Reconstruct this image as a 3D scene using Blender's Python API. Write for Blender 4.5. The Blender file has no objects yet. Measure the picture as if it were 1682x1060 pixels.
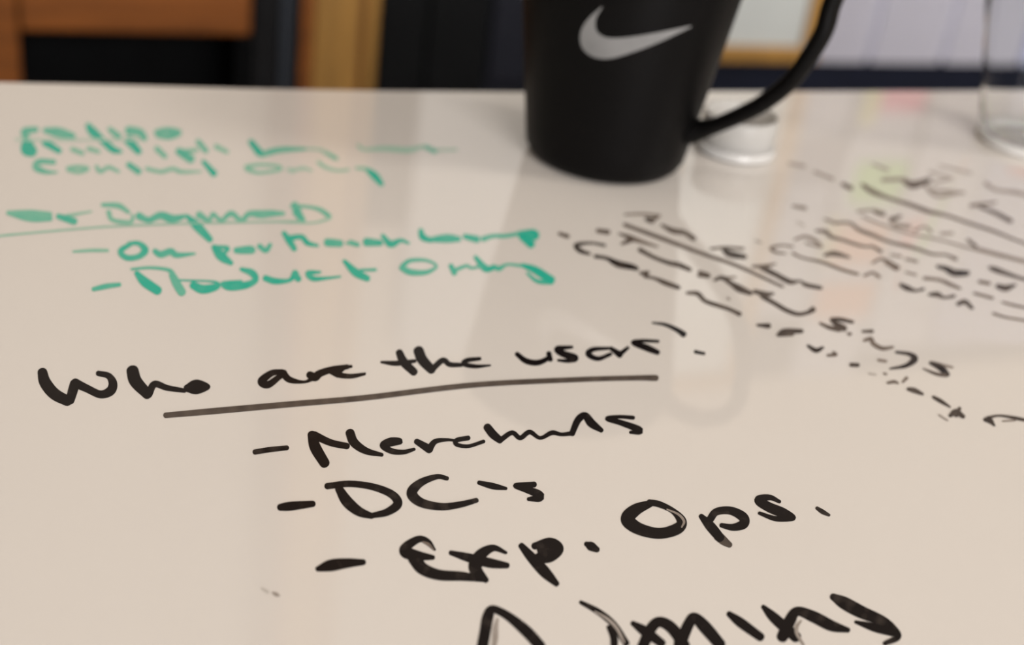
import bpy, bmesh, math, random
from mathutils import Vector, Matrix
random.seed(4)
rad = math.radians
sc = bpy.context.scene

# ------------------------------------------------------------ camera, world, lights, exposure
W, H, FPX = 1682, 1060, 2200.0
P, ROLL = rad(28.75), rad(7.8)
CAM = Vector((0, 0, 0.94))
FW = Vector((0, math.cos(P), -math.sin(P)))
U0, R0 = Vector((0, math.sin(P), math.cos(P))), Vector((1, 0, 0))
UP = U0*math.cos(ROLL) - R0*math.sin(ROLL)
RT = R0*math.cos(ROLL) + U0*math.sin(ROLL)
cd = bpy.data.cameras.new('camera')
cam = bpy.data.objects.new('camera', cd)
sc.collection.objects.link(cam)
m = Matrix((RT, UP, -FW)).transposed().to_4x4(); m.translation = CAM
cam.matrix_world = m
cd.sensor_width = 36.0; cd.lens = FPX/W*36.0
cd.clip_start = 0.01
cd.dof.use_dof = True; cd.dof.focus_distance = 0.345; cd.dof.aperture_fstop = 8.0
sc.camera = cam

w = bpy.data.worlds.new('world'); sc.world = w; w.use_nodes = True
w.node_tree.nodes['Background'].inputs[0].default_value = (1.0, 0.93, 0.84, 1)
w.node_tree.nodes['Background'].inputs[1].default_value = 0.1

def area_light(name, loc, size, power, col, target):
    l = bpy.data.lights.new(name, 'AREA'); l.shape = 'RECTANGLE'; l.size, l.size_y = size
    l.energy = power; l.color = col
    o = bpy.data.objects.new(name, l); sc.collection.objects.link(o); o.location = loc
    d = Vector(target) - Vector(loc)
    o.rotation_euler = d.to_track_quat('-Z', 'Y').to_euler()
    return o
WARM = (1.0, 0.93, 0.85)
area_light('ceiling_light', (2.1, 0.25, 2.5), (0.5, 0.5), 30, WARM, (1.3, 0.3, 0))
area_light('ceiling_light', (-0.35, 0.35, 2.56), (1.2, 0.6), 4, WARM, (-0.35, 0.35, 0))
area_light('ceiling_light', (0.1, -0.6, 2.56), (1.2, 0.3), 5, (1.0, 0.95, 0.9), (0.1, 1.9, 0.55))

area_light('front_fill_light', (1.2, -2.0, 1.45), (1.4, 1.2), 120, (1.0, 0.97, 0.97), (0.3, 1.9, 0.7))  # fill lamp added behind the camera to brighten the back wall

sc.view_settings.view_transform = 'Standard'; sc.view_settings.look = 'None'
sc.view_settings.gamma = 1; sc.view_settings.use_curve_mapping = False
sc.view_settings.exposure = 0.0

TZ = 0.74                      # table top height
def ray(x, y):
    return (FW + RT*((x-841)/FPX) - UP*((y-530)/FPX)).normalized()
def on_z(x, y, z=TZ):
    d = ray(x, y); return CAM + d*((z-CAM.z)/d.z)
def on_y(x, y, Y):
    d = ray(x, y); return CAM + d*(Y/d.y)

# ------------------------------------------------------------ materials
def mat(name, col, rough=0.5, spec=0.5, metal=0.0, var=0.0, scale=30, bump=0.0, stretch=None, ior=1.5):
    M = bpy.data.materials.new(name); M.use_nodes = True
    nt = M.node_tree; b = nt.nodes['Principled BSDF']
    b.inputs['Roughness'].default_value = rough; b.inputs['Metallic'].default_value = metal
    b.inputs['Specular IOR Level'].default_value = spec; b.inputs['IOR'].default_value = ior
    tc = nt.nodes.new('ShaderNodeTexCoord'); mp = nt.nodes.new('ShaderNodeMapping')
    mp.inputs['Scale'].default_value = stretch or (1, 1, 1)
    nt.links.new(tc.outputs['Object'], mp.inputs[0])
    nz = nt.nodes.new('ShaderNodeTexNoise'); nz.inputs['Scale'].default_value = scale; nz.inputs['Detail'].default_value = 5
    nt.links.new(mp.outputs[0], nz.inputs['Vector'])
    cr = nt.nodes.new('ShaderNodeValToRGB')
    cr.color_ramp.elements[0].position = 0.3; cr.color_ramp.elements[1].position = 0.7
    cr.color_ramp.elements[0].color = tuple(c*(1-var) for c in col) + (1,)
    cr.color_ramp.elements[1].color = tuple(min(1, c*(1+var)) for c in col) + (1,)
    nt.links.new(nz.outputs['Fac'], cr.inputs[0]); nt.links.new(cr.outputs[0], b.inputs['Base Color'])
    if bump:
        bp = nt.nodes.new('ShaderNodeBump'); bp.inputs['Strength'].default_value = bump; bp.inputs['Distance'].default_value = 0.001
        nt.links.new(nz.outputs['Fac'], bp.inputs['Height']); nt.links.new(bp.outputs[0], b.inputs['Normal'])
    return M
TABLE_COL = (0.56, 0.52, 0.475)
M_table = mat('glossy_whiteboard_laminate', TABLE_COL, 0.035, 0.5, var=0.012, scale=9, ior=1.68)
M_edge = mat('table_edge', (0.5, 0.46, 0.42), 0.4)
M_metal = mat('grey_metal', (0.25, 0.26, 0.28), 0.35, metal=0.8)
M_mug = mat('black_ceramic', (0.0022, 0.0020, 0.0020), 0.45, 0.08, var=0.1)
M_mugin = mat('black_glaze', (0.01, 0.01, 0.01), 0.15, 0.5)
M_logo = mat('grey_print', (0.15, 0.148, 0.145), 0.4, 0.3, var=0.15, scale=60)
M_oak = mat('golden_oak', (0.38, 0.20, 0.045), 0.45, var=0.22, scale=14, stretch=(6, 6, 0.5), bump=0.1)
M_oakd = mat('oak_groove', (0.22, 0.085, 0.018), 0.5, var=0.2, scale=14, stretch=(6, 6, 0.5))
M_brown = mat('red_brown_wood', (0.25, 0.078, 0.012), 0.4, var=0.25, scale=12, stretch=(0.6, 6, 6))
M_black = mat('black_laminate', (0.004, 0.0045, 0.005), 0.6, 0.15, var=0.2)
M_black2 = mat('charcoal_laminate', (0.008, 0.008, 0.009), 0.6, 0.2, var=0.2)
M_navy = mat('navy_paint', (0.006, 0.008, 0.018), 0.6, 0.2, var=0.15)
M_navycab = mat('navy_black_steel', (0.011, 0.012, 0.019), 0.5, 0.25, var=0.1)
M_steel = mat('blue_grey_steel', (0.028, 0.034, 0.045), 0.45, 0.4)
M_wall = mat('cream_paint', (0.50, 0.44, 0.36), 0.8, var=0.04, scale=5)
M_tan = mat('tan_paint', (0.42, 0.37, 0.31), 0.8, var=0.05, scale=5)
M_floor = mat('grey_carpet', (0.08, 0.08, 0.09), 0.95, var=0.3, scale=180, bump=0.5)
M_ceil = mat('white_ceiling', (0.7, 0.68, 0.64), 0.9, var=0.04)
M_sheet = mat('white_paper', (0.80, 0.79, 0.86), 0.7, var=0.03, scale=8)
M_sheet2 = mat('lavender_paper', (0.64, 0.66, 0.86), 0.7, var=0.03, scale=8)
M_board = mat('pale_grey_board', (0.52, 0.53, 0.52), 0.25, var=0.02)
M_pane = mat('frosted_pane', (0.58, 0.61, 0.59), 0.3, var=0.1, scale=4)
M_line = mat('dark_gap', (0.03, 0.03, 0.04), 0.6)
def note_mat(n, c): return mat(n, c, 0.7, 0.2, var=0.05, scale=10)
M_pink = note_mat('pink_note', (1.0, 0.12, 0.32)); M_green = note_mat('green_note', (0.38, 0.82, 0.06))
M_orange = note_mat('orange_note', (0.95, 0.36, 0.10)); M_yellow = note_mat('yellow_note', (0.85, 0.8, 0.18))
M_greynote = note_mat('grey_note', (0.36, 0.34, 0.42))
M_gap = mat('grey_backing', (0.42, 0.42, 0.5), 0.7)
M_rose = note_mat('rose_note', (0.92, 0.2, 0.2))
M_glint = mat('base_glint_pale', (0.8, 0.78, 0.75), 0.25)  # pale colour standing in for light refracted in a glass base
M_glint.node_tree.nodes['Principled BSDF'].inputs['Transmission Weight'].default_value = 0.35
M_glint2 = mat('base_glint_dim', (0.42, 0.41, 0.39), 0.25)  # dimmer painted base highlight for the small cup
M_frost = mat('frosted_glass', (0.6, 0.585, 0.555), 0.3)
M_frost.node_tree.nodes['Principled BSDF'].inputs['Transmission Weight'].default_value = 0.55
M_frost.node_tree.nodes['Principled BSDF'].inputs['IOR'].default_value = 1.2
M_glass = bpy.data.materials.new('clear_glass'); M_glass.use_nodes = True
b = M_glass.node_tree.nodes['Principled BSDF']
b.inputs['Transmission Weight'].default_value = 1; b.inputs['Roughness'].default_value = 0.02
b.inputs['IOR'].default_value = 1.07; b.inputs['Base Color'].default_value = (0.97, 0.98, 0.98, 1)
def ink_mat(name, col, thin):
    M = bpy.data.materials.new(name); M.use_nodes = True
    nt = M.node_tree; b = nt.nodes['Principled BSDF']; b.inputs['Roughness'].default_value = 0.22
    b.inputs['Specular IOR Level'].default_value = 0.14
    at = nt.nodes.new('ShaderNodeAttribute'); at.attribute_name = 'ink'
    tc = nt.nodes.new('ShaderNodeTexCoord')
    nz = nt.nodes.new('ShaderNodeTexNoise'); nz.inputs['Scale'].default_value = 170; nz.inputs['Detail'].default_value = 3
    nt.links.new(tc.outputs['Object'], nz.inputs['Vector'])
    mr = nt.nodes.new('ShaderNodeMapRange'); mr.inputs[1].default_value = 0.3; mr.inputs[2].default_value = 0.75
    mr.inputs[3].default_value = 0.06; mr.inputs[4].default_value = -0.025
    nt.links.new(nz.outputs['Fac'], mr.inputs[0])
    ad = nt.nodes.new('ShaderNodeMath'); ad.operation = 'ADD'; ad.use_clamp = True
    nt.links.new(at.outputs['Fac'], ad.inputs[0]); nt.links.new(mr.outputs[0], ad.inputs[1])
    cr = nt.nodes.new('ShaderNodeValToRGB'); e = cr.color_ramp.elements
    e[0].position = 0; e[0].color = TABLE_COL + (1,)
    e[1].position = 1; e[1].color = col + (1,)
    x = e.new(0.6); x.color = thin + (1,)
    nt.links.new(ad.outputs[0], cr.inputs[0]); nt.links.new(cr.outputs[0], b.inputs['Base Color'])
    return M
M_ink = ink_mat('black_marker_ink', (0.006, 0.004, 0.004), (0.16, 0.125, 0.10))
M_teal = ink_mat('teal_marker_ink', (0.025, 0.34, 0.24), (0.20, 0.41, 0.30))

# ------------------------------------------------------------ helpers
def link(name, bm, material, parent=None, smooth=False):
    me = bpy.data.meshes.new(name); bm.normal_update(); bm.to_mesh(me); bm.free()
    me.materials.append(material)
    if smooth:
        for p in me.polygons: p.use_smooth = True
    o = bpy.data.objects.new(name, me); sc.collection.objects.link(o)
    if parent:
        o.parent = parent
        o.matrix_parent_inverse = Matrix.Identity(4)
        off = Vector((0, 0, 0)); q = parent
        while q: off += q.location; q = q.parent
        me.transform(Matrix.Translation(-off))
    return o
def origin(o, p):
    """move a top-level mesh's origin to p"""
    o.data.transform(Matrix.Translation(-Vector(p))); o.location = p; return o
def box(x0, x1, y0, y1, z0, z1, bev=0.0):
    bm = bmesh.new()
    bmesh.ops.create_cube(bm, size=1)
    for v in bm.verts:
        v.co = Vector((x0 if v.co.x < 0 else x1, y0 if v.co.y < 0 else y1, z0 if v.co.z < 0 else z1))
    if bev: bmesh.ops.bevel(bm, geom=bm.edges[:], offset=bev, segments=2, profile=0.5, affect='EDGES')
    return bm
def lathe(prof, c, n=64, cap_ends=False):
    """prof: (r, z) list revolved about the vertical through c; r=0 ends close it"""
    bm = bmesh.new(); rings = []
    for r, z in prof:
        if r < 1e-7: rings.append([bm.verts.new((c[0], c[1], c[2]+z))])
        else: rings.append([bm.verts.new((c[0]+r*math.cos(2*math.pi*i/n), c[1]+r*math.sin(2*math.pi*i/n), c[2]+z)) for i in range(n)])
    for a, b_ in zip(rings, rings[1:]):
        for i in range(n):
            j = (i+1) % n
            if len(a) == 1: bm.faces.new((a[0], b_[j], b_[i]))
            elif len(b_) == 1: bm.faces.new((a[i], a[j], b_[0]))
            else: bm.faces.new((a[i], a[j], b_[j], b_[i]))
    bmesh.ops.recalc_face_normals(bm, faces=bm.faces[:])
    return bm
def empty(name, loc, label, cat, group=None):
    o = bpy.data.objects.new(name, None); sc.collection.objects.link(o); o.location = loc
    o.empty_display_size = 0.05
    tag(o, label, cat, group); return o
def tag(o, label, cat, group=None):
    o['label'] = label; o['category'] = cat
    if group: o['group'] = group
    return o
def struct(o): o['kind'] = 'structure'; return o

def spline(pts, step=1.5):
    """Catmull-Rom through (x, y, w)"""
    if len(pts) == 1: pts = [pts[0], (pts[0][0]+1,)+tuple(pts[0][1:])]
    q = [tuple(2*a-b_ for a, b_ in zip(pts[0], pts[1]))] + list(pts) + [tuple(2*a-b_ for a, b_ in zip(pts[-1], pts[-2]))]
    out = []
    for i in range(1, len(q)-2):
        p0, p1, p2, p3 = q[i-1:i+3]
        L = math.hypot(p2[0]-p1[0], p2[1]-p1[1]); n = max(2, int(L/step))
        for k in range(n):
            t = k/n
            out.append(tuple(0.5*(2*b1+(c-a)*t+(2*a-5*b1+4*c-d)*t*t+(3*b1-a-3*c+d)*t**3) for a, b1, c, d in zip(p0, p1, p2, p3)))
    out.append(tuple(q[-2])); return out

# ------------------------------------------------------------ the room
# the room and its furniture share the table's direction: built square in their own axes, then turned by YAW
YAW = rad(21.6)
def fl(x, y, Y):
    d = ray(x, y); dx = d.x*math.cos(YAW)+d.y*math.sin(YAW); dy = -d.x*math.sin(YAW)+d.y*math.cos(YAW)
    k = Y/dy; return dx*k, CAM.z+d.z*k
def fx(x, y, Y): return fl(x, y, Y)[0]
def fz(x, y, Y): return fl(x, y, Y)[1]
RX0, RX1, RY0, RY1, RH = -2.5, 3.1, -2.7, 1.83, 2.62
t = 0.1
struct(link('floor', box(RX0-t, RX1+t, RY0-t, RY1+t, -0.1, 0), M_floor))
struct(link('ceiling', box(RX0-t, RX1+t, RY0-t, RY1+t, RH, RH+0.1), M_ceil))
struct(link('wall_back', box(RX0-t, RX1+t, RY1, RY1+t, 0, RH), M_wall))
struct(link('wall_left', box(RX0-t, RX0, RY0, RY1, 0, RH), M_tan))
struct(link('wall_right', box(RX1, RX1+t, RY0, RY1, 0, RH), M_tan))
struct(link('wall_front', box(RX0-t, RX1+t, RY0-t, RY0, 0, RH), M_tan))
struct(link('baseboard_back', box(0.85, RX1, 1.806, RY1, 0, 0.3335, 0.001), M_navy))
Yc = 1.6
# grooved golden oak pilaster
pa, pb, pc, pd = fx(514, 100, Yc), fx(589, 100, Yc), fx(598, 100, Yc), fx(618, 100, Yc)
struct(link('trim_1', box(pa, pb, Yc, RY1, 0, 2.3, 0.003), M_oak))
struct(link('trim_2', box(pb, pc, Yc+0.008, RY1, 0, 2.3, 0.0), M_oakd))
struct(link('trim_3', box(pc, pd, Yc, RY1, 0, 2.3, 0.003), M_oak))
struct(link('trim_4', box(fx(495, 100, Yc), pa, Yc+0.005, RY1, 0, 2.3, 0.0), M_brown))

# ------------------------------------------------------------ furniture behind the table
xl, xr = fx(35, 90, Yc)-0.30, fx(411, 60, Yc)
xp = fx(35, 90, Yc)
cab = empty('drawer_cabinet', ((xl+xr)/2, Yc+0.1, 0), 'low cabinet with red-brown wooden drawer front above a dark open compartment', 'cabinet')
zf = fz(200, 54, Yc)
link('door', box(xl, xp-0.002, Yc, Yc+0.018, 0.03, 0.52, 0.002), M_brown, cab)
link('drawer_front', box(xp+0.001, xr, Yc, Yc+0.016, zf, 0.52, 0.003), M_brown, cab)
link('back_panel', box(xl, xr, 1.80, 1.815, 0, 0.52), M_black, cab)
link('side_panel', box(xr-0.012, xr+0.001, Yc+0.018, 1.8, 0, 0.52), M_black, cab)
link('side_panel', box(xp-0.02, xp-0.004, Yc+0.019, 1.8, 0, 0.52), M_black, cab)
link('shelf', box(xp, xr-0.013, Yc+0.03, 1.799, 0.05, 0.07), M_black, cab)
link('cabinet_top', box(xl-0.006, xr+0.001, Yc-0.004, 1.815, 0.522, 0.545, 0.003), M_brown, cab)
xa, xb = xr+0.003, fx(495, 100, Yc)-0.001
lk = empty('locker', ((xa+xb)/2, Yc+0.1, 0), 'tall narrow charcoal locker with blue-grey steel strip, between brown drawer cabinet and oak post', 'locker')
link('locker_body', box(xa, xb, Yc+0.012, 1.82, 0, 1.11, 0.004), M_black2, lk)
link('locker_door', box(xa+0.001, fx(458, 100, Yc), Yc, Yc+0.011, 0.03, 1.10, 0.002), M_black2, lk)
link('edge_strip', box(fx(459, 100, Yc), fx(478, 100, Yc), Yc-0.003, Yc+0.011, 0.03, 1.10, 0.002), M_steel, lk)
x0, x1 = pd+0.001, fx(698, 100, Yc)
tb = empty('tall_cabinet', ((x0+x1)/2, Yc+0.1, 0), 'tall black cabinet standing just right of the golden oak post', 'cabinet')
link('cabinet_body', box(x0, x1, Yc+0.012, 1.82, 0, 1.33, 0.003), M_black, tb)
link('cabinet_door', box(x0+0.001, x1-0.001, Yc, Yc+0.011, 0.03, 1.32, 0.002), M_black, tb)
x2, x3 = x1+0.002, fx(798, 100, Yc)
lb = empty('low_cabinet', ((x2+x3)/2, Yc+0.1, 0), 'low black cabinet left of the mug in the dark background', 'cabinet')
link('cabinet_body', box(x2, x3, Yc+0.012, 1.82, 0, 0.72, 0.003), M_black, lb)
link('cabinet_door', box(x2+0.001, x3-0.001, Yc, Yc+0.011, 0.03, 0.71, 0.002), M_black, lb)
x4, x5 = x3+0.002, fx(1000, 100, Yc)
nb = empty('filing_cabinet', ((x4+x5)/2, Yc+0.1, 0), 'navy-black filing cabinet partly hidden behind the mug', 'cabinet')
link('cabinet_body', box(x4, x5, Yc+0.012, 1.82, 0, 0.70, 0.003), M_navycab, nb)
for k in range(2):
    d = link('drawer', box(x4+0.003, x5-0.003, Yc, Yc+0.011, 0.03+k*0.335, 0.35+k*0.335, 0.002), M_navycab, nb)
    link('handle', box((x4+x5)/2-0.03, (x4+x5)/2+0.03, Yc-0.012, Yc, 0.28+k*0.335, 0.29+k*0.335, 0.002), M_black, d)

def rounded_panel(x0, x1, z0, z1, r, y0, y1):
    bm = bmesh.new(); pts = []
    for cx, cz, a0 in ((x1-r, z1-r, 0), (x0+r, z1-r, 90), (x0+r, z0+r, 180), (x1-r, z0+r, 270)):
        for k in range(7): a = rad(a0+15*k); pts.append((cx+r*math.cos(a), cz+r*math.sin(a)))
    f = bm.faces.new([bm.verts.new((x, y0, z)) for x, z in pts])
    g = bmesh.ops.extrude_face_region(bm, geom=[f])
    for v in g['geom']:
        if isinstance(v, bmesh.types.BMVert): v.co.y = y1
    bmesh.ops.recalc_face_normals(bm, faces=bm.faces[:]); return bm
bd = empty('wall_board', (0.71, 1.81, 1.0), 'pale grey rounded wall board mirrored left of the mug in the table gloss', 'board')
link('board_panel', rounded_panel(0.524, 0.890, 1.0, 1.665, 0.05, 1.806, 1.829), M_board, bd)
link('board_rim', rounded_panel(0.517, 0.897, 0.993, 1.672, 0.055, 1.812, 1.8295), M_metal, bd)

XF0, XF1, ZF0, ZF1 = 0.925, 1.156, 0.336, 1.75
win = empty('window_1', (1.04, 1.8, ZF0), 'oak-framed pane behind the mug handle', 'window'); struct(win)
del win['category']
fw = 0.030
link('frame_rail', box(XF0, XF1, 1.778, 1.805, ZF0, ZF0+0.024, 0.003), M_oak, win)
link('frame_rail', box(XF0, XF1, 1.778, 1.829, ZF1-fw, ZF1, 0.003), M_oak, win)
link('frame_stile', box(XF0, XF0+fw, 1.778, 1.805, ZF0+0.024, ZF1-fw, 0.003), M_oak, win)
link('frame_stile', box(XF1-fw, XF1, 1.778, 1.805, ZF0+0.024, ZF1-fw, 0.003), M_oak, win)
link('pane', box(XF0+fw, XF1-fw, 1.788, 1.805, ZF0+0.024, ZF1-fw), M_pane, win)

for i, (a, b_, z1, mm, lab) in enumerate((
        (1.168, 1.259, 1.62, M_sheet, 'narrow white paper strip on the wall just right of the oak-framed pane'),
        (1.269, 1.400, 1.75, M_sheet, 'white paper strip on the wall holding the bright sticky notes'),
        (1.411, 1.548, 1.70, M_sheet, 'white paper strip on the wall left of the lavender one'),
        (1.557, 1.85, 1.70, M_sheet2, 'lavender paper strip at the right edge of the wall'))):
    z0 = 0.331
    bm = bmesh.new(); N = 10
    g = [[bm.verts.new((a+(b_-a)*u/4, 1.8005-0.0012*math.sin(v*1.1+i+u*0.7), z0+(z1-z0)*v/N)) for u in range(5)] for v in range(N+1)]
    for v in range(N):
        for u in range(4): bm.faces.new((g[v][u], g[v][u+1], g[v+1][u+1], g[v+1][u]))
    bmesh.ops.solidify(bm, geom=bm.faces[:], thickness=0.0006)
    bmesh.ops.recalc_face_normals(bm, faces=bm.faces[:])
    o = link('paper_sheet', bm, mm, smooth=False); origin(o, ((a+b_)/2, 1.801, z0)); tag(o, lab, 'paper', 'paper strips on the wall')
struct(link('trim_5', box(1.157, 1.87, 1.8045, RY1, 0.98, 1.75, 0.0), M_line))
struct(link('trim_6', box(1.157, 1.87, 1.8045, RY1, 0.334, 0.98, 0.0), M_gap))
def note(cx, cz, sx, sz, mm, lab):
    bm = bmesh.new(); N = 6; g = []
    for v in range(N+1):
        f = v/N; curl = 0.004*(1-f)**2
        g.append([bm.verts.new((cx+(u/2-0.5)*sx, 1.7975-curl, cz+(f-0.5)*sz)) for u in range(3)])
    for v in range(N):
        for u in range(2): bm.faces.new((g[v][u], g[v][u+1], g[v+1][u+1], g[v+1][u]))
    bmesh.ops.solidify(bm, geom=bm.faces[:], thickness=0.0004)
    bmesh.ops.recalc_face_normals(bm, faces=bm.faces[:])
    o = link('sticky_note', bm, mm); origin(o, (cx, 1.797, cz))
    tag(o, lab, 'sticky note', 'sticky notes on the wall papers')
note(1.351, 1.188, 0.085, 0.088, M_pink, 'bright pink sticky note, lowest of the wall notes, mirrored at the table edge')
note(1.290, 1.205, 0.026, 0.10, M_yellow, 'slim yellow sticky tab beside the bright pink note')
note(1.345, 1.362, 0.100, 0.078, M_green, 'green sticky note mirrored among the black writing')
note(1.340, 1.480, 0.105, 0.078, M_orange, 'orange sticky note directly above the green note')
note(1.340, 1.592, 0.115, 0.07, M_orange, 'orange sticky note, topmost on its paper strip')
note(1.455, 1.462, 0.060, 0.055, M_rose, 'rose pink sticky note right of the lower orange note')
note(1.585, 1.49, 0.055, 0.065, M_rose, 'rose pink sticky note on the lavender strip')
note(1.640, 1.27, 0.055, 0.07, M_rose, 'rose pink sticky note lowest on the lavender strip')
note(1.213, 1.322, 0.084, 0.085, M_greynote, 'large grey-lavender note on the strip beside the oak-framed pane')
note(1.281, 1.47, 0.020, 0.09, M_yellow, 'slim yellow sticky tab left of the orange notes')
room = [o for o in sc.collection.objects if o.parent is None and o.type in {'MESH', 'EMPTY'}]
for o in room:
    if o.type == 'MESH' and o.get('kind') == 'structure':
        o.data.transform(Matrix.Rotation(YAW, 4, 'Z'))
    else:
        o.location = Matrix.Rotation(YAW, 3, 'Z') @ o.location
        o.rotation_euler.z = YAW

# ------------------------------------------------------------ the whiteboard table
far = [(-300, 126), (24, 133.5), (200, 137.5), (400, 143), (620, 147), (841, 149), (1100, 148.5), (1400, 148), (1682, 147.5), (1950, 147)]
pts = [on_z(x, y) for x, y in far]
xl_, xr_ = pts[0].x, pts[-1].x
outline = [Vector((p.x, p.y, TZ)) for p in pts] + [Vector((xr_+0.35, pts[-1].y+0.06, TZ)), Vector((xr_+0.37, pts[-1].y+0.03, TZ)), Vector((xr_+0.37, -0.25, TZ)), Vector((xr_+0.33, -0.3, TZ)),
        Vector((xl_-0.43, -0.3, TZ)), Vector((xl_-0.47, -0.26, TZ)), Vector((xl_-0.47, pts[0].y-0.14, TZ)), Vector((xl_-0.44, pts[0].y-0.11, TZ))]
tbl = empty('whiteboard_table', (0, 0.2, 0), 'glossy off-white whiteboard-topped table covered with green and black handwriting', 'table')
bm = bmesh.new(); f = bm.faces.new([bm.verts.new(v) for v in outline])
if f.normal.z < 0 or True: bm.normal_update()
if f.normal.z < 0: bmesh.ops.reverse_faces(bm, faces=[f])
g = bmesh.ops.extrude_face_region(bm, geom=[f])
for v in g['geom']:
    if isinstance(v, bmesh.types.BMVert): v.co.z = TZ-0.026
bmesh.ops.recalc_face_normals(bm, faces=bm.faces[:])
top_edges = [e for e in bm.edges if all(abs(v.co.z-TZ) < 1e-6 for v in e.verts)]
bmesh.ops.bevel(bm, geom=top_edges, offset=0.0018, segments=3, profile=0.5, affect='EDGES')
top = link('tabletop', bm, M_table, tbl)
link('apron', box(-0.75, 0.95, -0.22, -0.2, 0.64, TZ-0.027), M_metal, tbl)
link('apron', box(-0.45, 0.75, 0.33, 0.35, 0.64, TZ-0.027), M_metal, tbl)
for lx, ly in ((-0.78, -0.2), (0.95, -0.2), (-0.5, 0.3), (0.78, 0.33)):
    link('leg', box(lx-0.022, lx+0.022, ly-0.022, ly+0.022, 0.0, TZ-0.026, 0.003), M_metal, tbl)

# ------------------------------------------------------------ handwriting (flat ink films on the table)
class Z:                        # transforms of the study crops: origin and scale
    full = (0, 0, 1.0)
    who = (0, 500, 2.8033); users = (560, 500, 2.628); list_ = (400, 650, 2.585); ops = (900, 760, 2.403)
    grnl = (0, 150, 3.028); grnr = (460, 150, 3.028); trans = (900, 320, 3.212); slugs = (1242, 450, 3.655); right = (1242, 230, 3.655)
_z = [0]
def words(label, material, strokes, name='handwritten_words', fat=1.14):
    """strokes: (crop, density, [(x, y, width) ...])"""
    bm = bmesh.new(); lay = bm.verts.layers.float.new('ink')
    for crop, dens, pts in strokes:
        ox, oy, s = crop
        q = spline([(ox+x/s, oy+y/s, ww/s*fat) for x, y, ww in pts])
        _z[0] += 1; z = TZ + 0.00006 + _z[0]*2.5e-7 + (0.00008 if dens < 0 else 0); dens = abs(dens)
        n = len(q); Ls, Rs = [], []
        tang = []
        for i in range(n):
            a, b_ = q[max(0, i-1)], q[min(n-1, i+1)]
            dx, dy = b_[0]-a[0], b_[1]-a[1]; L = math.hypot(dx, dy) or 1
            tang.append((dx/L, dy/L))
        def vert(x, y, d, i=0):
            v = bm.verts.new(on_z(x, y, z+i*3e-7)); v[lay] = d; return v
        def dv(i):
            return max(0.0, min(1.0, dens*(1+0.02*math.sin(i*0.37+_z[0]))))
        for i, (x, y, ww) in enumerate(q):
            tx, ty = tang[i]; h = max(0.5, ww/2)
            Ls.append(vert(x-ty*h, y+tx*h, dv(i), i)); Rs.append(vert(x+ty*h, y-tx*h, dv(i), i))
        for i in range(n-1):
            for tri in ((Ls[i], Ls[i+1], Rs[i]), (Ls[i+1], Rs[i+1], Rs[i])):
                try: bm.faces.new(tri)
                except ValueError: pass
        for i, sgn in ((0, -1), (n-1, 1)):
            x, y, ww = q[i]; tx, ty = tang[i]; h = max(0.5, ww/2)
            arc = [Ls[i]]
            for k in range(1, 6):
                a = math.pi*k/6; c_, s_ = math.cos(a), math.sin(a)
                arc.append(vert(x-ty*h*c_+sgn*tx*h*s_*0.85, y+tx*h*c_+sgn*ty*h*s_*0.85, dv(i), i))
            arc.append(Rs[i])
            try: bm.faces.new(arc)
            except ValueError: pass
    bm.normal_update()
    for f in bm.faces:
        if f.normal.z < 0: f.normal_flip()
    o = link(name, bm, material, tbl); o['label'] = label
    return o
B, L_, U_, O_ = Z.who, Z.list_, Z.users, Z.ops
words('large black handwritten word Who', M_ink, [
 (B, 1, [(195,312,40),(208,360,48),(250,412,48),(312,446,42)]), (B, 1, [(322,444,36),(335,400,40),(345,365,40)]),
 (B, 1, [(345,362,38),(400,388,32),(462,415,32),(508,400,38),(520,365,36),(500,330,26),(452,318,22)]),
 (B, 1, [(610,305,50),(625,355,52),(680,415,42)]), (B, 1, [(685,415,30),(712,368,28),(770,385,24),(850,398,18)]),
 (B, 1, [(858,385,24),(905,366,34),(958,380,20),(905,394,36),(860,390,24)])])
words('large black handwritten word are', M_ink, [
 (B, 1, [(1300,310,20),(1250,318,26),(1205,355,34),(1235,370,30),(1285,335,24),(1310,315,26)]),
 (B, 1, [(1305,320,30),(1335,348,26),(1400,358,12),(1440,342,20)]), (B, 1, [(1425,325,30),(1450,335,36),(1475,318,30),(1530,300,26),(1600,288,20)]),
 (B, 1, [(1520,305,26),(1560,325,24),(1620,332,18),(1680,322,10)]), (U_, 1, [(-20,300,22),(15,275,16),(45,268,12)]), (U_, 1, [(-15,305,22),(40,308,14),(105,298,7)])])
words('large black handwritten word the', M_ink, [
 (U_, 1, [(175,250,10),(240,255,20),(320,245,14)]), (U_, 1, [(252,208,28),(272,250,34),(316,293,30)]),
 (U_, 1, [(335,200,40),(352,240,40),(392,283,34)]), (U_, 1, [(395,280,22),(440,242,22),(470,260,20),(520,262,16)]),
 (U_, 1, [(600,235,14),(545,242,18),(530,258,18),(580,268,16),(645,264,7)])])
words('large black handwritten word users with question mark', M_ink, [
 (U_, 1, [(760,215,18),(800,245,22),(850,252,22),(895,232,18),(898,212,20)]), (U_, 1, [(898,215,20),(905,240,18)]),
 (U_, 1, [(998,185,12),(935,192,22),(955,212,26),(1012,232,26),(980,244,16),(938,242,10)]),
 (U_, 1, [(1155,190,12),(1090,195,18),(1068,215,22),(1110,235,18),(1165,215,14)]), (U_, 1, [(1165,190,16),(1205,218,26)]), (U_, 1, [(1205,215,20),(1240,187,12)]),
 (U_, 1, [(1370,160,12),(1300,158,14),(1262,166,18),(1320,188,26),(1368,208,20)]),
 (U_, 1, [(1345,80,7),(1400,88,13),(1450,110,18),(1480,130,24)]), (U_, 1, [(1530,205,14),(1568,213,12)])])
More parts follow.
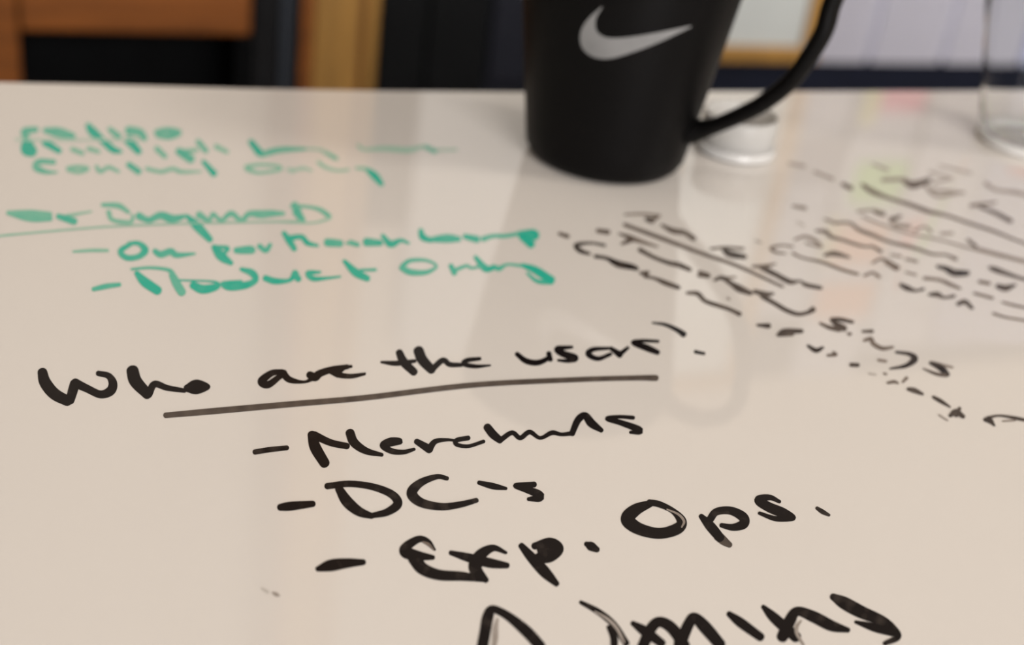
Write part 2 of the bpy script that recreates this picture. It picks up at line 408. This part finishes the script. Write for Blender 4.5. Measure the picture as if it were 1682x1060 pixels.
words('long dark brown underline below the words Who are the users', M_ink, [
 (Z.full, 0.8, [(272,682.5,8),(357,675,9),(480,664,8.5),(600,653.5,8),(773,633,7.5),(940,624,7),(1040,621,7),(1078,621,8.5)])], 'underline')
words('black handwritten list entry beginning with a dash, Merchants', M_ink, [
 (L_, 0.95, [(48,240,20),(110,230,20),(185,222,18)]), (L_, 1, [(290,165,32),(305,220,42),(345,288,38)]),
 (L_, 1, [(300,168,30),(370,200,26),(440,215,24)]), (L_, 1, [(452,158,34),(470,200,34),(520,235,26),(588,252,14)]),
 (L_, 1, [(610,212,14),(665,195,22),(625,192,24),(592,212,24),(630,236,22),(680,240,18),(725,228,12)]), (L_, 1, [(735,195,22),(790,228,32)]), (L_, 1, [(790,225,26),(815,195,20),(865,188,12),(905,192,10)]),
 (L_, 1, [(955,180,18),(905,190,18),(905,208,16),(955,215,14),(1020,195,14)]), (L_, 1, [(1035,134,30),(1060,165,32),(1090,190,26)]),
 (L_, 1, [(1090,190,20),(1140,158,18),(1175,180,18),(1215,155,18),(1260,180,14),(1310,158,18),(1350,165,14),(1400,160,18)]),
 (L_, 1, [(1395,162,22),(1420,105,26),(1450,85,26),(1478,118,32),(1520,148,18)]), (U_, 1, [(1262,490,16),(1200,486,14),(1150,494,18),(1210,512,22),(1285,540,26),(1288,552,20),(1250,553,12)])])
words('black handwritten list entry beginning with a dash, DCs', M_ink, [
 (L_, 1, [(155,475,26),(200,470,34),(295,460,24)]), (L_, 1, [(355,385,24),(450,375,24),(550,388,26),(630,420,30),(655,460,34),(610,495,28),(545,510,20)]),
 (L_, 1, [(405,395,30),(440,450,42),(490,492,36),(545,512,22)]), (L_, 0.97, [(865,352,16),(820,345,20),(750,372,30),(715,415,40),(755,455,34),(840,472,28),(920,463,24),(990,445,18)]),
 (L_, 1, [(1000,370,16),(1060,385,24),(1115,395,12)]), (L_, 1, [(1235,378,22),(1155,382,18),(1200,398,26),(1255,420,30),(1255,435,30),(1210,440,14)])])
words('black handwritten list entry beginning with a dash, Exp.', M_ink, [
 (L_, 1, [(315,737,20),(370,722,44),(440,712,36),(510,708,22)]), (L_, 1, [(812,655,10),(785,620,18),(745,610,26),(695,640,36),(690,665,46),(740,680,36),(805,688,18)]),
 (L_, 1, [(725,690,50),(760,735,46),(830,762,40),(930,768,34),(1020,780,22)]), (L_, 1, [(880,668,18),(960,690,34),(1050,712,36),(1120,722,22)]),
 (L_, 1, [(1115,668,12),(1060,648,26),(1005,680,44),(985,735,50),(1030,785,22)]), (L_, 1, [(1180,638,24),(1225,690,38),(1280,750,42),(1330,800,22)]),
 (L_, 1, [(1235,640,26),(1300,625,38),(1335,650,44),(1300,680,50),(1255,690,40)]), (L_, 1, [(1265,655,40),(1310,655,40)]), (L_, -0.62, [(762,622,6),(785,632,11),(808,655,5)]), (L_, 1, [(1455,630,18),(1475,640,34),(1502,655,22)])])
words('black handwritten word Ops. right of the word Exp.', M_ink, [
 (O_, 1, [(405,162,24),(345,188,42),(315,225,48),(360,262,42),(440,280,38),(510,262,40),(528,232,34),(495,192,20),(440,165,22),(400,158,22)]),
 (O_, 1, [(605,212,18),(640,250,34),(680,298,32)]), (O_, 0.82, [(672,290,34),(695,310,30),(718,326,20)]), (O_, 1, [(640,225,26),(665,195,26),(720,190,28),(770,215,34),(772,243,34),(730,256,24),(685,248,16)]),
 (O_, 1, [(915,155,12),(875,138,20),(832,148,30),(870,175,34),(930,200,34),(968,220,18),(900,222,18),(835,200,12)]), (O_, -0.5, [(470,185,5),(515,205,8),(537,232,9),(528,256,5)]), (O_, 0.95, [(1062,180,12),(1085,195,16),(1110,208,10)])])
words('black handwritten word Admins at the bottom edge', M_ink, [
 (L_, 1, [(1010,1090,44),(1025,1010,42),(1038,940,42),(1058,908,30),(1120,935,32),(1200,1000,42),(1260,1065,42)]), (O_, 0.95, [(130,552,14),(200,590,22),(260,640,24),(310,715,24)]),
 (O_, 1, [(240,650,16),(260,690,26),(262,730,26)]), (O_, 1, [(335,635,18),(385,668,36),(450,715,30)]), (O_, 1, [(370,740,40),(405,660,38),(440,630,36),(490,655,40),(540,725,40)]),
 (O_, 1, [(520,720,44),(555,640,38),(578,612,34),(620,650,44),(680,720,40)]), (O_, 1, [(715,598,20),(760,632,34),(840,690,30)]), (O_, 1, [(850,570,16),(895,615,36),(980,690,38)]),
 (O_, 1, [(925,690,40),(955,625,40),(985,588,32),(1050,610,40),(1120,645,38),(1185,662,18)]), (O_, 0.97, [(1125,530,24),(1170,555,44),(1240,592,44),(1320,625,34),(1365,660,28),(1380,690,24),(1330,715,16)]), (O_, -0.42, [(185,588,5),(235,618,10),(272,655,11),(300,710,8)]), (O_, -0.45, [(1000,625,6),(982,650,13),(985,680,12),(1010,720,8)]), (L_, -0.42, [(1080,950,8),(1072,985,18),(1070,1030,20),(1062,1080,14)]), (O_, 1, [(1215,630,12),(1290,652,30),(1360,672,26)])])
words('small faint grey smudge below the dashes', M_ink, [
 (Z.full, 0.22, [(430,967,3),(440,973,5)]), (Z.full, 0.45, [(448,974,3),(454,977,6),(459,979,2)])], 'ink_smudge')

G, R_ = Z.grnl, Z.grnr
words('topmost green handwritten line, half wiped', M_teal, [
 (G, .8, [(180,190,26),(125,200,34),(130,230,30)]), (G, .8, [(225,195,26),(290,205,44),(360,225,34)]), (G, 1, [(438,170,26),(460,200,40),(498,232,30)]), (G, .75, [(545,188,22),(590,225,30)]),
 (G, .78, [(640,195,40),(695,205,36),(720,235,26)]), (G, .78, [(780,205,28),(830,192,24),(890,205,26),(840,225,28),(785,218,26)]), (G, .3, [(80,240,14),(300,242,12),(700,240,10)])])
words('green handwritten words Multiple Lang, faint', M_teal, [
 (G, .97, [(135,250,44),(140,285,66),(160,300,50)]), (G, 1, [(225,255,34),(295,297,26)]), (G, .6, [(360,288,22),(410,308,22)]), (G, .6, [(440,285,22),(490,300,20)]),
 (G, .97, [(505,240,30),(560,288,32),(600,300,18)]), (G, .97, [(640,245,42),(690,300,30)]), (G, .7, [(780,285,26),(822,325,22)]), (G, .85, [(890,298,34),(950,338,38)]), (G, .6, [(910,300,22),(980,292,18)]),
 (G, .75, [(985,250,24),(1025,297,24)]), (G, .6, [(1075,275,24),(1130,302,18)]),
 (G, 1, [(1248,252,26),(1290,305,34)]), (G, .8, [(1300,315,26),(1390,292,26),(1514,287,14)]), (R_, .4, [(0,300,14),(60,288,12),(180,288,12),(230,302,16)]), (R_, .7, [(215,298,16),(280,335,18)]),
 (R_, .45, [(390,270,16),(420,290,14),(520,285,22),(640,292,24),(720,272,12)]), (R_, .75, [(720,275,20),(772,300,20)]), (R_, .4, [(770,293,12),(880,290,10)])])
words('green handwritten words Content Only', M_teal, [
 (G, .75, [(268,352,24),(195,350,26),(180,378,32),(225,400,22),(285,403,8)]), (G, .6, [(340,385,24),(390,376,18),(435,385,20),(390,402,18),(340,390,20)]), (G, .65, [(480,375,18),(500,400,18),(540,378,18),(590,400,14)]),
 (G, .85, [(640,365,26),(690,400,30)]), (G, .6, [(730,385,18),(800,400,18),(860,385,18),(900,400,18),(1000,400,8)]), (G, 1, [(1012,350,20),(1065,410,30)]),
 (G, .6, [(1225,378,22),(1290,365,14),(1380,372,14),(1392,390,14),(1290,405,14),(1228,388,20)]), (G, .4, [(1430,390,14),(1514,388,12)]), (R_, .45, [(50,385,14),(60,400,14),(110,380,12),(155,395,12)]),
 (R_, .5, [(190,352,16),(230,380,16),(290,395,12),(340,390,12)]), (R_, .6, [(380,382,12),(430,385,16)]), (R_, 1, [(430,388,18),(470,420,34),(505,462,22)])])
words('green handwritten words User Segments, underlined', M_teal, [
 (G, .75, [(40,605,20),(150,630,34),(250,632,26)]), (G, .7, [(40,603,16),(150,602,22),(250,612,22)]), (G, .9, [(290,622,26),(370,648,32)]), (G, .55, [(330,620,16),(455,598,8)]),
 (G, .7, [(510,565,18),(590,570,26),(640,602,16)]), (G, .65, [(540,600,22),(560,640,20),(650,650,18),(660,615,12)]), (G, .85, [(690,620,34),(740,640,26),(800,618,34),(860,635,36),(930,618,14)]),
 (G, .95, [(930,620,18),(980,670,40),(1045,738,28)]), (G, .75, [(990,615,34),(1040,642,18),(1060,610,18),(1100,642,18),(1150,608,26),(1200,642,22),(1240,610,26),(1300,612,36),(1350,608,30),(1410,608,18)]),
 (G, .85, [(1465,565,32),(1500,640,32)]), (R_, .75, [(60,572,20),(140,575,14),(200,590,20),(245,622,22)]), (R_, .8, [(80,600,34),(112,640,28)]),
 (G, .5, [(-20,722,10),(75,712,10),(300,692,9),(560,672,9),(930,658,8),(1500,646,8)]), (R_, .5, [(0,650,9),(160,655,9),(250,632,12)])])
words('green handwritten list line One per March Group', M_teal, [
 (G, .6, [(365,798,11),(450,792,15),(535,792,15)]), (G, .92, [(650,760,20),(600,795,26),(630,828,26),(690,822,26),(722,790,32),(690,757,22),(640,758,18)]), (G, .85, [(770,795,24),(800,812,30),(850,797,30),(880,815,26),(970,808,10)]),
 (G, .95, [(1065,775,26),(1100,820,42),(1150,855,22)]), (G, .9, [(1075,775,18),(1132,780,20),(1120,802,16)]), (G, .85, [(1175,792,28),(1250,782,24),(1255,800,16),(1190,800,16)]), (G, .85, [(1290,770,24),(1322,792,24),(1345,763,18)]),
 (G, .95, [(1412,705,22),(1440,745,30),(1465,785,24)]), (G, .95, [(1440,730,24),(1500,725,24),(1530,755,24),(1580,768,14)]), (R_, .85, [(235,752,36),(300,757,32)]), (R_, .8, [(330,755,12),(390,765,18),(350,748,18)]), (R_, .9, [(430,750,38),(500,755,26)]),
 (R_, .95, [(510,718,18),(550,760,32),(600,742,18),(640,756,12)]), (R_, .95, [(700,692,22),(710,725,30),(750,742,22)]), (R_, .9, [(750,738,22),(830,732,38),(890,735,24)]),
 (R_, .9, [(920,722,24),(980,737,32)]), (R_, .85, [(1010,735,24),(1060,720,18),(1120,720,18),(1190,708,16)]), (R_, .97, [(1190,708,24),(1260,702,28),(1268,722,34),(1215,720,26)]), (R_, .97, [(1200,720,30),(1250,762,36)])])
words('green handwritten list line Product Only', M_teal, [
 (G, .85, [(465,985,20),(530,970,24),(595,962,18)]), (G, .8, [(655,885,12),(750,878,14),(840,890,18),(860,920,32),(880,960,38),(905,1000,38)]), (G, 1, [(680,905,24),(720,948,42),(785,992,40)]),
 (G, .97, [(960,965,34),(1010,985,40),(1080,970,28),(1060,947,10),(890,940,8)]), (G, .95, [(1200,885,18),(1255,905,32),(1270,940,26),(1220,965,32),(1140,970,38),(1110,955,18),(1200,945,12)]),
 (G, .95, [(1320,930,28),(1370,945,28),(1440,940,18),(1470,905,32)]), (G, .95, [(1470,915,28),(1485,935,28)]), (R_, .95, [(200,900,12),(140,905,24),(165,932,24),(230,930,14),(300,922,9)]),
 (R_, .95, [(320,845,18),(375,900,36),(435,932,28)]), (R_, .9, [(400,890,12),(475,888,14)]), (R_, .85, [(610,868,22),(650,842,18),(730,842,14),(778,870,12),(730,900,20),(650,900,28),(605,878,26)]),
 (R_, .9, [(850,868,22),(868,905,24)]), (R_, .85, [(870,890,18),(930,868,14),(950,880,12),(1000,870,12)]), (R_, .95, [(972,825,18),(1020,880,32),(1060,880,20)]), (R_, .85, [(1060,870,18),(1090,882,24),(1130,862,12),(1200,868,14)]),
 (R_, 1, [(1205,865,18),(1270,890,34),(1350,940,36)]), (R_, .9, [(1230,905,12),(1280,945,18),(1350,948,26)])])

T, S_, Q = Z.trans, Z.slugs, Z.right
words('slanting black handwritten heading with underline, right of the mug shadow', M_ink, [
 (T, .6, [(405,105,9),(500,102,11),(590,110,10)]), (T, .85, [(520,128,20),(550,136,30)]), (T, .7, [(590,110,12),(545,140,20)]), (T, .75, [(600,160,12),(660,190,26),(720,200,22),(770,232,24)]),
 (T, .7, [(860,285,12),(940,278,12),(1030,285,14)]), (T, .88, [(925,285,20),(960,312,34),(1040,328,22)]), (T, .7, [(1080,378,12),(1140,378,18),(1200,365,9)]),
 (T, .82, [(1130,385,26),(1200,420,24),(1280,460,24),(1330,455,10),(1360,475,20),(1440,492,18)]), (T, .72, [(405,158,18),(560,215,19),(800,305,18),(1000,375,16),(1240,485,12)])])
words('slanting black handwritten line Translated slugs', M_ink, [
 (T, .75, [(262,190,20),(318,198,24)]), (T, .75, [(375,205,9),(440,232,26),(390,260,12)]), (T, .65, [(440,230,26),(580,275,8)]),
 (T, .82, [(485,290,22),(560,330,18),(640,360,20),(690,370,24),(750,395,20)]), (T, .78, [(800,410,20),(848,428,22),(795,427,14)]), (T, .82, [(880,450,14),(920,438,20),(970,470,24),(1010,495,34),(1070,520,22)]), (T, .6, [(900,440,12),(990,435,9)]),
 (T, .82, [(1090,510,20),(1150,525,24),(1190,522,12)]), (T, .84, [(1130,535,22),(1200,575,21),(1260,610,21),(1320,630,19),(1370,622,18),(1400,605,28)]),
 (S_, .85, [(580,290,18),(510,275,22),(450,272,14),(480,300,28),(530,328,34)]), (S_, .8, [(385,297,14),(440,322,22),(500,335,26)]), (S_, .75, [(555,360,18),(568,362,16)]),
 (S_, .8, [(640,346,14),(698,345,20)]), (S_, .65, [(650,400,16),(690,390,22),(705,420,24),(760,448,22),(822,440,14)]), (S_, .93, [(840,470,14),(920,482,22),(952,512,36),(900,552,22),(805,570,10)]), (S_, .55, [(735,518,16),(780,525,16)]),
 (S_, .93, [(1048,535,20),(1110,565,34),(1150,605,26)]), (S_, .5, [(1060,535,20),(1180,562,12)]), (S_, .75, [(1005,570,9),(1080,600,18),(1140,610,20)])])
words('slanting black handwritten line Conversion, lower right', M_ink, [
 (T, .75, [(60,205,16),(105,220,20)]), (T, .88, [(300,268,14),(230,255,12),(150,265,20),(170,295,22),(220,312,14)]), (T, .9, [(250,325,18),(310,335,18),(370,365,32),(440,380,28),(470,390,20)]),
 (T, .8, [(490,415,16),(530,410,16),(510,430,14),(560,440,14),(620,465,24),(690,490,20)]), (T, .78, [(735,518,14),(790,522,22),(830,560,20),(900,585,20),(960,605,18),(1012,630,22)]), (T, .5, [(948,546,12),(958,552,10)]),
 (T, .85, [(1105,688,12),(1165,692,26)]), (T, .85, [(1215,740,18),(1250,722,28),(1340,720,20)]), (T, .8, [(1225,736,24),(1290,735,20)]),
 (S_, .9, [(312,432,16),(360,460,26),(402,442,14)]), (S_, .7, [(430,490,14),(480,485,18),(462,470,12)]), (S_, .85, [(570,546,22),(612,548,22)]), (S_, .25, [(680,600,12),(720,605,10)]), (S_, .6, [(770,600,14),(782,602,12)]),
 (S_, .65, [(790,655,14),(830,648,18),(852,657,12)]), (S_, .6, [(880,650,12),(905,625,18)]), (S_, .85, [(912,692,18),(950,700,28),(1000,722,16)]), (S_, .85, [(1065,740,18),(1110,765,22),(1165,800,10)]),
 (S_, .85, [(1165,852,20),(1200,830,34),(1245,858,22)]), (S_, .4, [(1100,848,12),(1150,880,10)]), (S_, .8, [(1222,808,20),(1200,850,24)]),
 (S_, .9, [(1375,875,22),(1405,882,30),(1432,912,10)]), (S_, .85, [(1390,865,18),(1460,852,12),(1557,866,18),(1640,884,16)]), (S_, .5, [(1480,885,9),(1557,880,9)])])
words('faint blurred black heading and scribble, far right', M_ink, [
 (Q, .35, [(200,142,18),(290,158,22)]), (Q, .45, [(350,190,14),(460,235,18)]), (Q, .7, [(520,265,20),(570,290,26)]), (Q, .7, [(640,270,20),(700,310,28),(800,350,18),(930,390,22),(1040,430,22),(1150,455,16),(1280,500,16),(1420,545,16),(1557,600,12),(1620,622,12)]),
 (Q, .4, [(700,145,12),(790,180,16)]), (Q, .5, [(760,240,20),(900,235,18)]), (Q, .75, [(890,248,24),(945,270,40),(1040,240,26)]), (Q, .45, [(1000,250,16),(1080,335,18),(1220,318,16)]), (Q, .35, [(1040,190,14),(1180,230,14)]),
 (Q, .3, [(1100,152,10),(1290,200,18)]), (Q, .4, [(1060,300,18),(1250,318,16)]), (Q, .4, [(1380,262,24),(1440,300,18),(1557,315,22),(1620,330,20)]), (Q, .6, [(1290,395,20),(1440,375,12)]), (Q, .78, [(1340,400,14),(1440,440,22),(1530,488,24)]), (Q, .4, [(1180,230,12),(1060,260,14)])])
words('blurred black handwritten lines, right edge, upper group', M_ink, [
 (Q, .5, [(610,430,14),(700,420,12),(760,435,14)]), (Q, .75, [(715,432,20),(765,445,26)]), (Q, .5, [(640,460,12),(760,510,10),(930,565,10),(1100,600,10),(1300,655,10),(1557,720,12),(1620,735,12)]), (Q, .75, [(810,480,28),(868,457,14)]),
 (Q, .45, [(830,510,24),(920,520,24)]), (Q, .5, [(950,545,14),(1010,520,10),(1050,550,16)]), (Q, .4, [(1110,562,16),(1180,560,16)]), (Q, .72, [(1272,600,16),(1320,640,20)]), (Q, .5, [(1340,655,18),(1450,685,18),(1557,712,16),(1620,726,14)]),
 (Q, .5, [(222,396,14),(295,410,22)]), (Q, .25, [(250,490,10),(285,515,12)])])
words('blurred black handwritten lines, right edge, lower group', M_ink, [
 (Q, .5, [(410,475,12),(460,492,18)]), (Q, .65, [(470,500,14),(560,498,14),(620,540,20),(700,570,20),(770,600,16),(830,620,16),(900,635,20),(970,655,16),(1060,685,14),(1140,690,12),(1200,715,20)]),
 (Q, .68, [(360,545,12),(420,552,22),(450,580,20),(520,600,16),(610,630,16),(660,640,12),(700,640,14),(750,670,18)]), (Q, .5, [(810,690,12),(870,700,14)]), (Q, .5, [(900,715,14),(965,730,16)]),
 (Q, .9, [(1090,760,18),(1140,772,28),(1190,798,38),(1270,800,28)]), (Q, .8, [(1400,765,16),(1440,780,30),(1557,820,18),(1620,840,16)]),
 (Q, .5, [(230,600,12),(290,580,16),(350,600,20),(390,640,22)]), (Q, .5, [(300,620,12),(370,640,12)]), (Q, .72, [(412,692,16),(470,682,28),(560,705,14)]), (Q, .65, [(700,738,12),(760,715,14),(850,768,28)]), (Q, .55, [(780,735,20),(840,775,22)]),
 (Q, .5, [(900,795,12),(960,810,14)]), (Q, .62, [(1010,830,18),(1100,840,16),(1160,865,20),(1225,892,14)]), (Q, .62, [(1340,850,18),(1400,862,20)]), (Q, .82, [(1450,878,26),(1500,890,34),(1557,870,12)]),
 (Q, .62, [(220,640,12),(150,633,10),(92,650,18),(120,675,14),(175,682,10)]), (Q, .65, [(220,680,14),(260,700,12),(310,715,12),(400,735,16),(520,780,16),(610,805,16)]), (Q, .6, [(650,815,14),(700,797,14),(740,822,18)]),
 (Q, .85, [(870,870,22),(910,890,30),(960,905,14),(1005,895,16)]), (Q, .8, [(1040,928,16),(1090,928,28),(1130,947,14),(1190,937,18)]), (Q, .8, [(1212,985,22),(1255,972,26),(1298,1010,18)]),
 (Q, .65, [(1310,920,14),(1420,950,16)]), (Q, .65, [(1480,975,12),(1557,995,14),(1620,1008,12)]), (Q, .62, [(1425,1042,14),(1500,1065,12),(1620,1085,12)]), (Q, .35, [(0,606,14),(30,618,12)])])

# ------------------------------------------------------------ the mug
MC = on_z(991, 257); MC = Vector((MC.x, MC.y, TZ))
RB = 0.0317; SL = math.tan(rad(8.3)); MH = 0.108; TH = 0.0038
def mr(z): return RB + 0.0002 + SL*z
mug = empty('mug', MC, 'matt black tapered ceramic mug with grey curved check logo and large ear handle', 'mug')
prof = [(0, 0.0015), (RB-0.006, 0.0015), (RB-0.0045, 0.0004), (RB-0.0025, 0.0006), (RB-0.0007, 0.0022), (mr(0.005), 0.005)]
prof += [(mr(z), z) for z in [0.012+0.0115*k for k in range(9)]]
prof = [p for p in prof if p[1] < MH-0.002] + [(mr(MH)-0.0006, MH-0.0012), (mr(MH)-TH/2, MH), (mr(MH)-TH+0.0006, MH-0.0012)]
link('mug_body', lathe(prof, MC, 96), M_mug, mug, True)
inn = [(mr(MH)-TH+0.0005, MH-0.0012)] + [(mr(z)-TH, z) for z in (0.095, 0.07, 0.045, 0.025, 0.012)] + [(RB-0.007, 0.006), (0, 0.005)]
link('mug_interior', lathe(inn, MC, 96), M_mugin, mug, True)
# handle: centre line and width read from the silhouette, laid in a vertical plane through the mug's axis
AH = rad(-24)
hd = Vector((math.cos(AH), math.sin(AH), 0)); hn = Vector((-math.sin(AH), math.cos(AH), 0))
def on_handle(x, y):
    d = ray(x, y); k = (MC-CAM).dot(hn)/d.dot(hn); p = CAM + d*k
    return (p-MC).dot(hd), p.z-TZ
hc = [(1120, 218, 44), (1142, 215, 38), (1170, 208, 27), (1212, 191, 27), (1257, 167, 28), (1300, 132, 28), (1333, 87, 28), (1354, 50, 28), (1364, 14, 28)]
path = [on_handle(x, y) + (ww,) for x, y, ww in hc]
top_r, top_z = path[-1][0], path[-1][1]
path = [(r, z, ww*0.000245) for r, z, ww in path]
zt = 0.0
zt_attach = 0.078
path += [(top_r+0.0005, top_z+0.008, 0.0068), (top_r-0.004, top_z+0.017, 0.0068), (top_r-0.014, top_z+0.0225, 0.0068), (top_r-0.028, top_z+0.0215, 0.007), (top_r-0.042, top_z+0.014, 0.0078), (mr(top_z+0.008)-0.001, top_z+0.0075, 0.010)]
bm = bmesh.new(); rings = []
sp = spline([(r*1000, z*1000, ww*1000) for r, z, ww in path], step=2.0)
for i, (r, z, ww) in enumerate(sp):
    a, b_ = sp[max(0, i-1)], sp[min(len(sp)-1, i+1)]
    tx, tz = b_[0]-a[0], b_[1]-a[1]; L = math.hypot(tx, tz) or 1; tx /= L; tz /= L
    c = MC + hd*(r/1000) + Vector((0, 0, z/1000)); nrm = hd*(-tz) + Vector((0, 0, tx))
    wt = 0.0052 + (0.001 if i < 3 else 0)
    rings.append([bm.verts.new(c + nrm*(ww/2000*math.cos(2*math.pi*k/16)) + hn*(wt*math.sin(2*math.pi*k/16))) for k in range(16)])
for a, b_ in zip(rings, rings[1:]):
    for k in range(16): bm.faces.new((a[k], a[(k+1) % 16], b_[(k+1) % 16], b_[k]))
bm.faces.new(rings[0]); bm.faces.new(rings[-1][::-1]); bmesh.ops.recalc_face_normals(bm, faces=bm.faces[:])
link('handle', bm, M_mug, mug, True)
# grey tick logo wrapped on the mug wall
apex = MC - Vector((0, 0, (RB+0.0002)/SL))
def on_mug(x, y, off=0.0):
    lo = 0.30; d = ray(x, y); k2 = (SL)**2
    o_ = CAM - apex
    a = d.x**2+d.y**2-k2*d.z**2; b_ = 2*(o_.x*d.x+o_.y*d.y-k2*o_.z*d.z); c = o_.x**2+o_.y**2-k2*o_.z**2
    tt = (-b_-math.sqrt(b_*b_-4*a*c))/(2*a); p = CAM + d*tt
    n = Vector((p.x-MC.x, p.y-MC.y, 0)).normalized(); return p + n*off
upper = [(990, 12), (981, 26), (978, 38), (980, 50), (988, 58), (1000, 62), (1020, 62), (1045, 59), (1075, 54), (1105, 48), (1134, 42)]
lower = [(988, 11), (969, 28), (957, 45), (953, 62), (956, 77), (965, 88), (980, 95), (1002, 96), (1035, 87), (1080, 70), (1135, 44)]
up_ = spline([(x, y, 1) for x, y in upper], 4)[::1]; lo_ = spline([(x, y, 1) for x, y in lower], 4)
def resample(q, n):
    d = [0]
    for a, b_ in zip(q, q[1:]): d.append(d[-1]+math.hypot(b_[0]-a[0], b_[1]-a[1]))
    out = []; j = 0
    for i in range(n):
        s = d[-1]*i/(n-1)
        while j < len(d)-2 and d[j+1] < s: j += 1
        f_ = (s-d[j])/((d[j+1]-d[j]) or 1); out.append((q[j][0]+(q[j+1][0]-q[j][0])*f_, q[j][1]+(q[j+1][1]-q[j][1])*f_))
    return out
up_, lo_ = resample(up_, 40), resample(lo_, 40)
bm = bmesh.new(); g = []
for (ax, ay), (bx_, by_) in zip(up_, lo_):
    g.append([bm.verts.new(on_mug(ax+(bx_-ax)*k/5, ay+(by_-ay)*k/5, 0.00025)) for k in range(6)])
for a, b_ in zip(g, g[1:]):
    for k in range(5): bm.faces.new((a[k], a[k+1], b_[k+1], b_[k]))
bmesh.ops.recalc_face_normals(bm, faces=bm.faces[:])
lg = link('logo', bm, M_logo, mug, True); lg['label'] = 'grey curved tick logo'

# ------------------------------------------------------------ two small clear glasses
def glass(px, py, rb, slope, hgt, label, mm, base=0.003, wall=0.0012):
    c = on_z(px, py); c = Vector((c.x, c.y, TZ+0.0002)); s = slope
    g_ = empty('drinking_glass', c, label, 'glass')
    pr = [(0, 0.0006), (rb-0.003, 0.0004), (rb-0.001, 0.0), (rb-0.0002, 0.001), (rb+s*0.004, 0.004)]
    pr += [(rb+s*z, z) for z in (hgt*0.3, hgt*0.6, hgt-0.001)] + [(rb+s*hgt-wall/2, hgt), (rb+s*hgt-wall, hgt-0.001)]
    pr += [(rb+s*z-wall, z) for z in (hgt*0.6, hgt*0.3, base+0.003)] + [(rb-wall-0.002, base+0.0006), (0, base)]
    link('glass_body', lathe(pr, c, 64), mm, g_, True)
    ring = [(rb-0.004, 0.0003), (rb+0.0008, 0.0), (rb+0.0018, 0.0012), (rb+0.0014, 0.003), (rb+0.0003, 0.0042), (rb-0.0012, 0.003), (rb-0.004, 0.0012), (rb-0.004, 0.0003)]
    link('base_glint_ring', lathe(ring, c, 64), M_glint if rb > 0.018 else M_glint2, g_, True)  # pale ring painted as the bright refraction arc round the base
    return g_
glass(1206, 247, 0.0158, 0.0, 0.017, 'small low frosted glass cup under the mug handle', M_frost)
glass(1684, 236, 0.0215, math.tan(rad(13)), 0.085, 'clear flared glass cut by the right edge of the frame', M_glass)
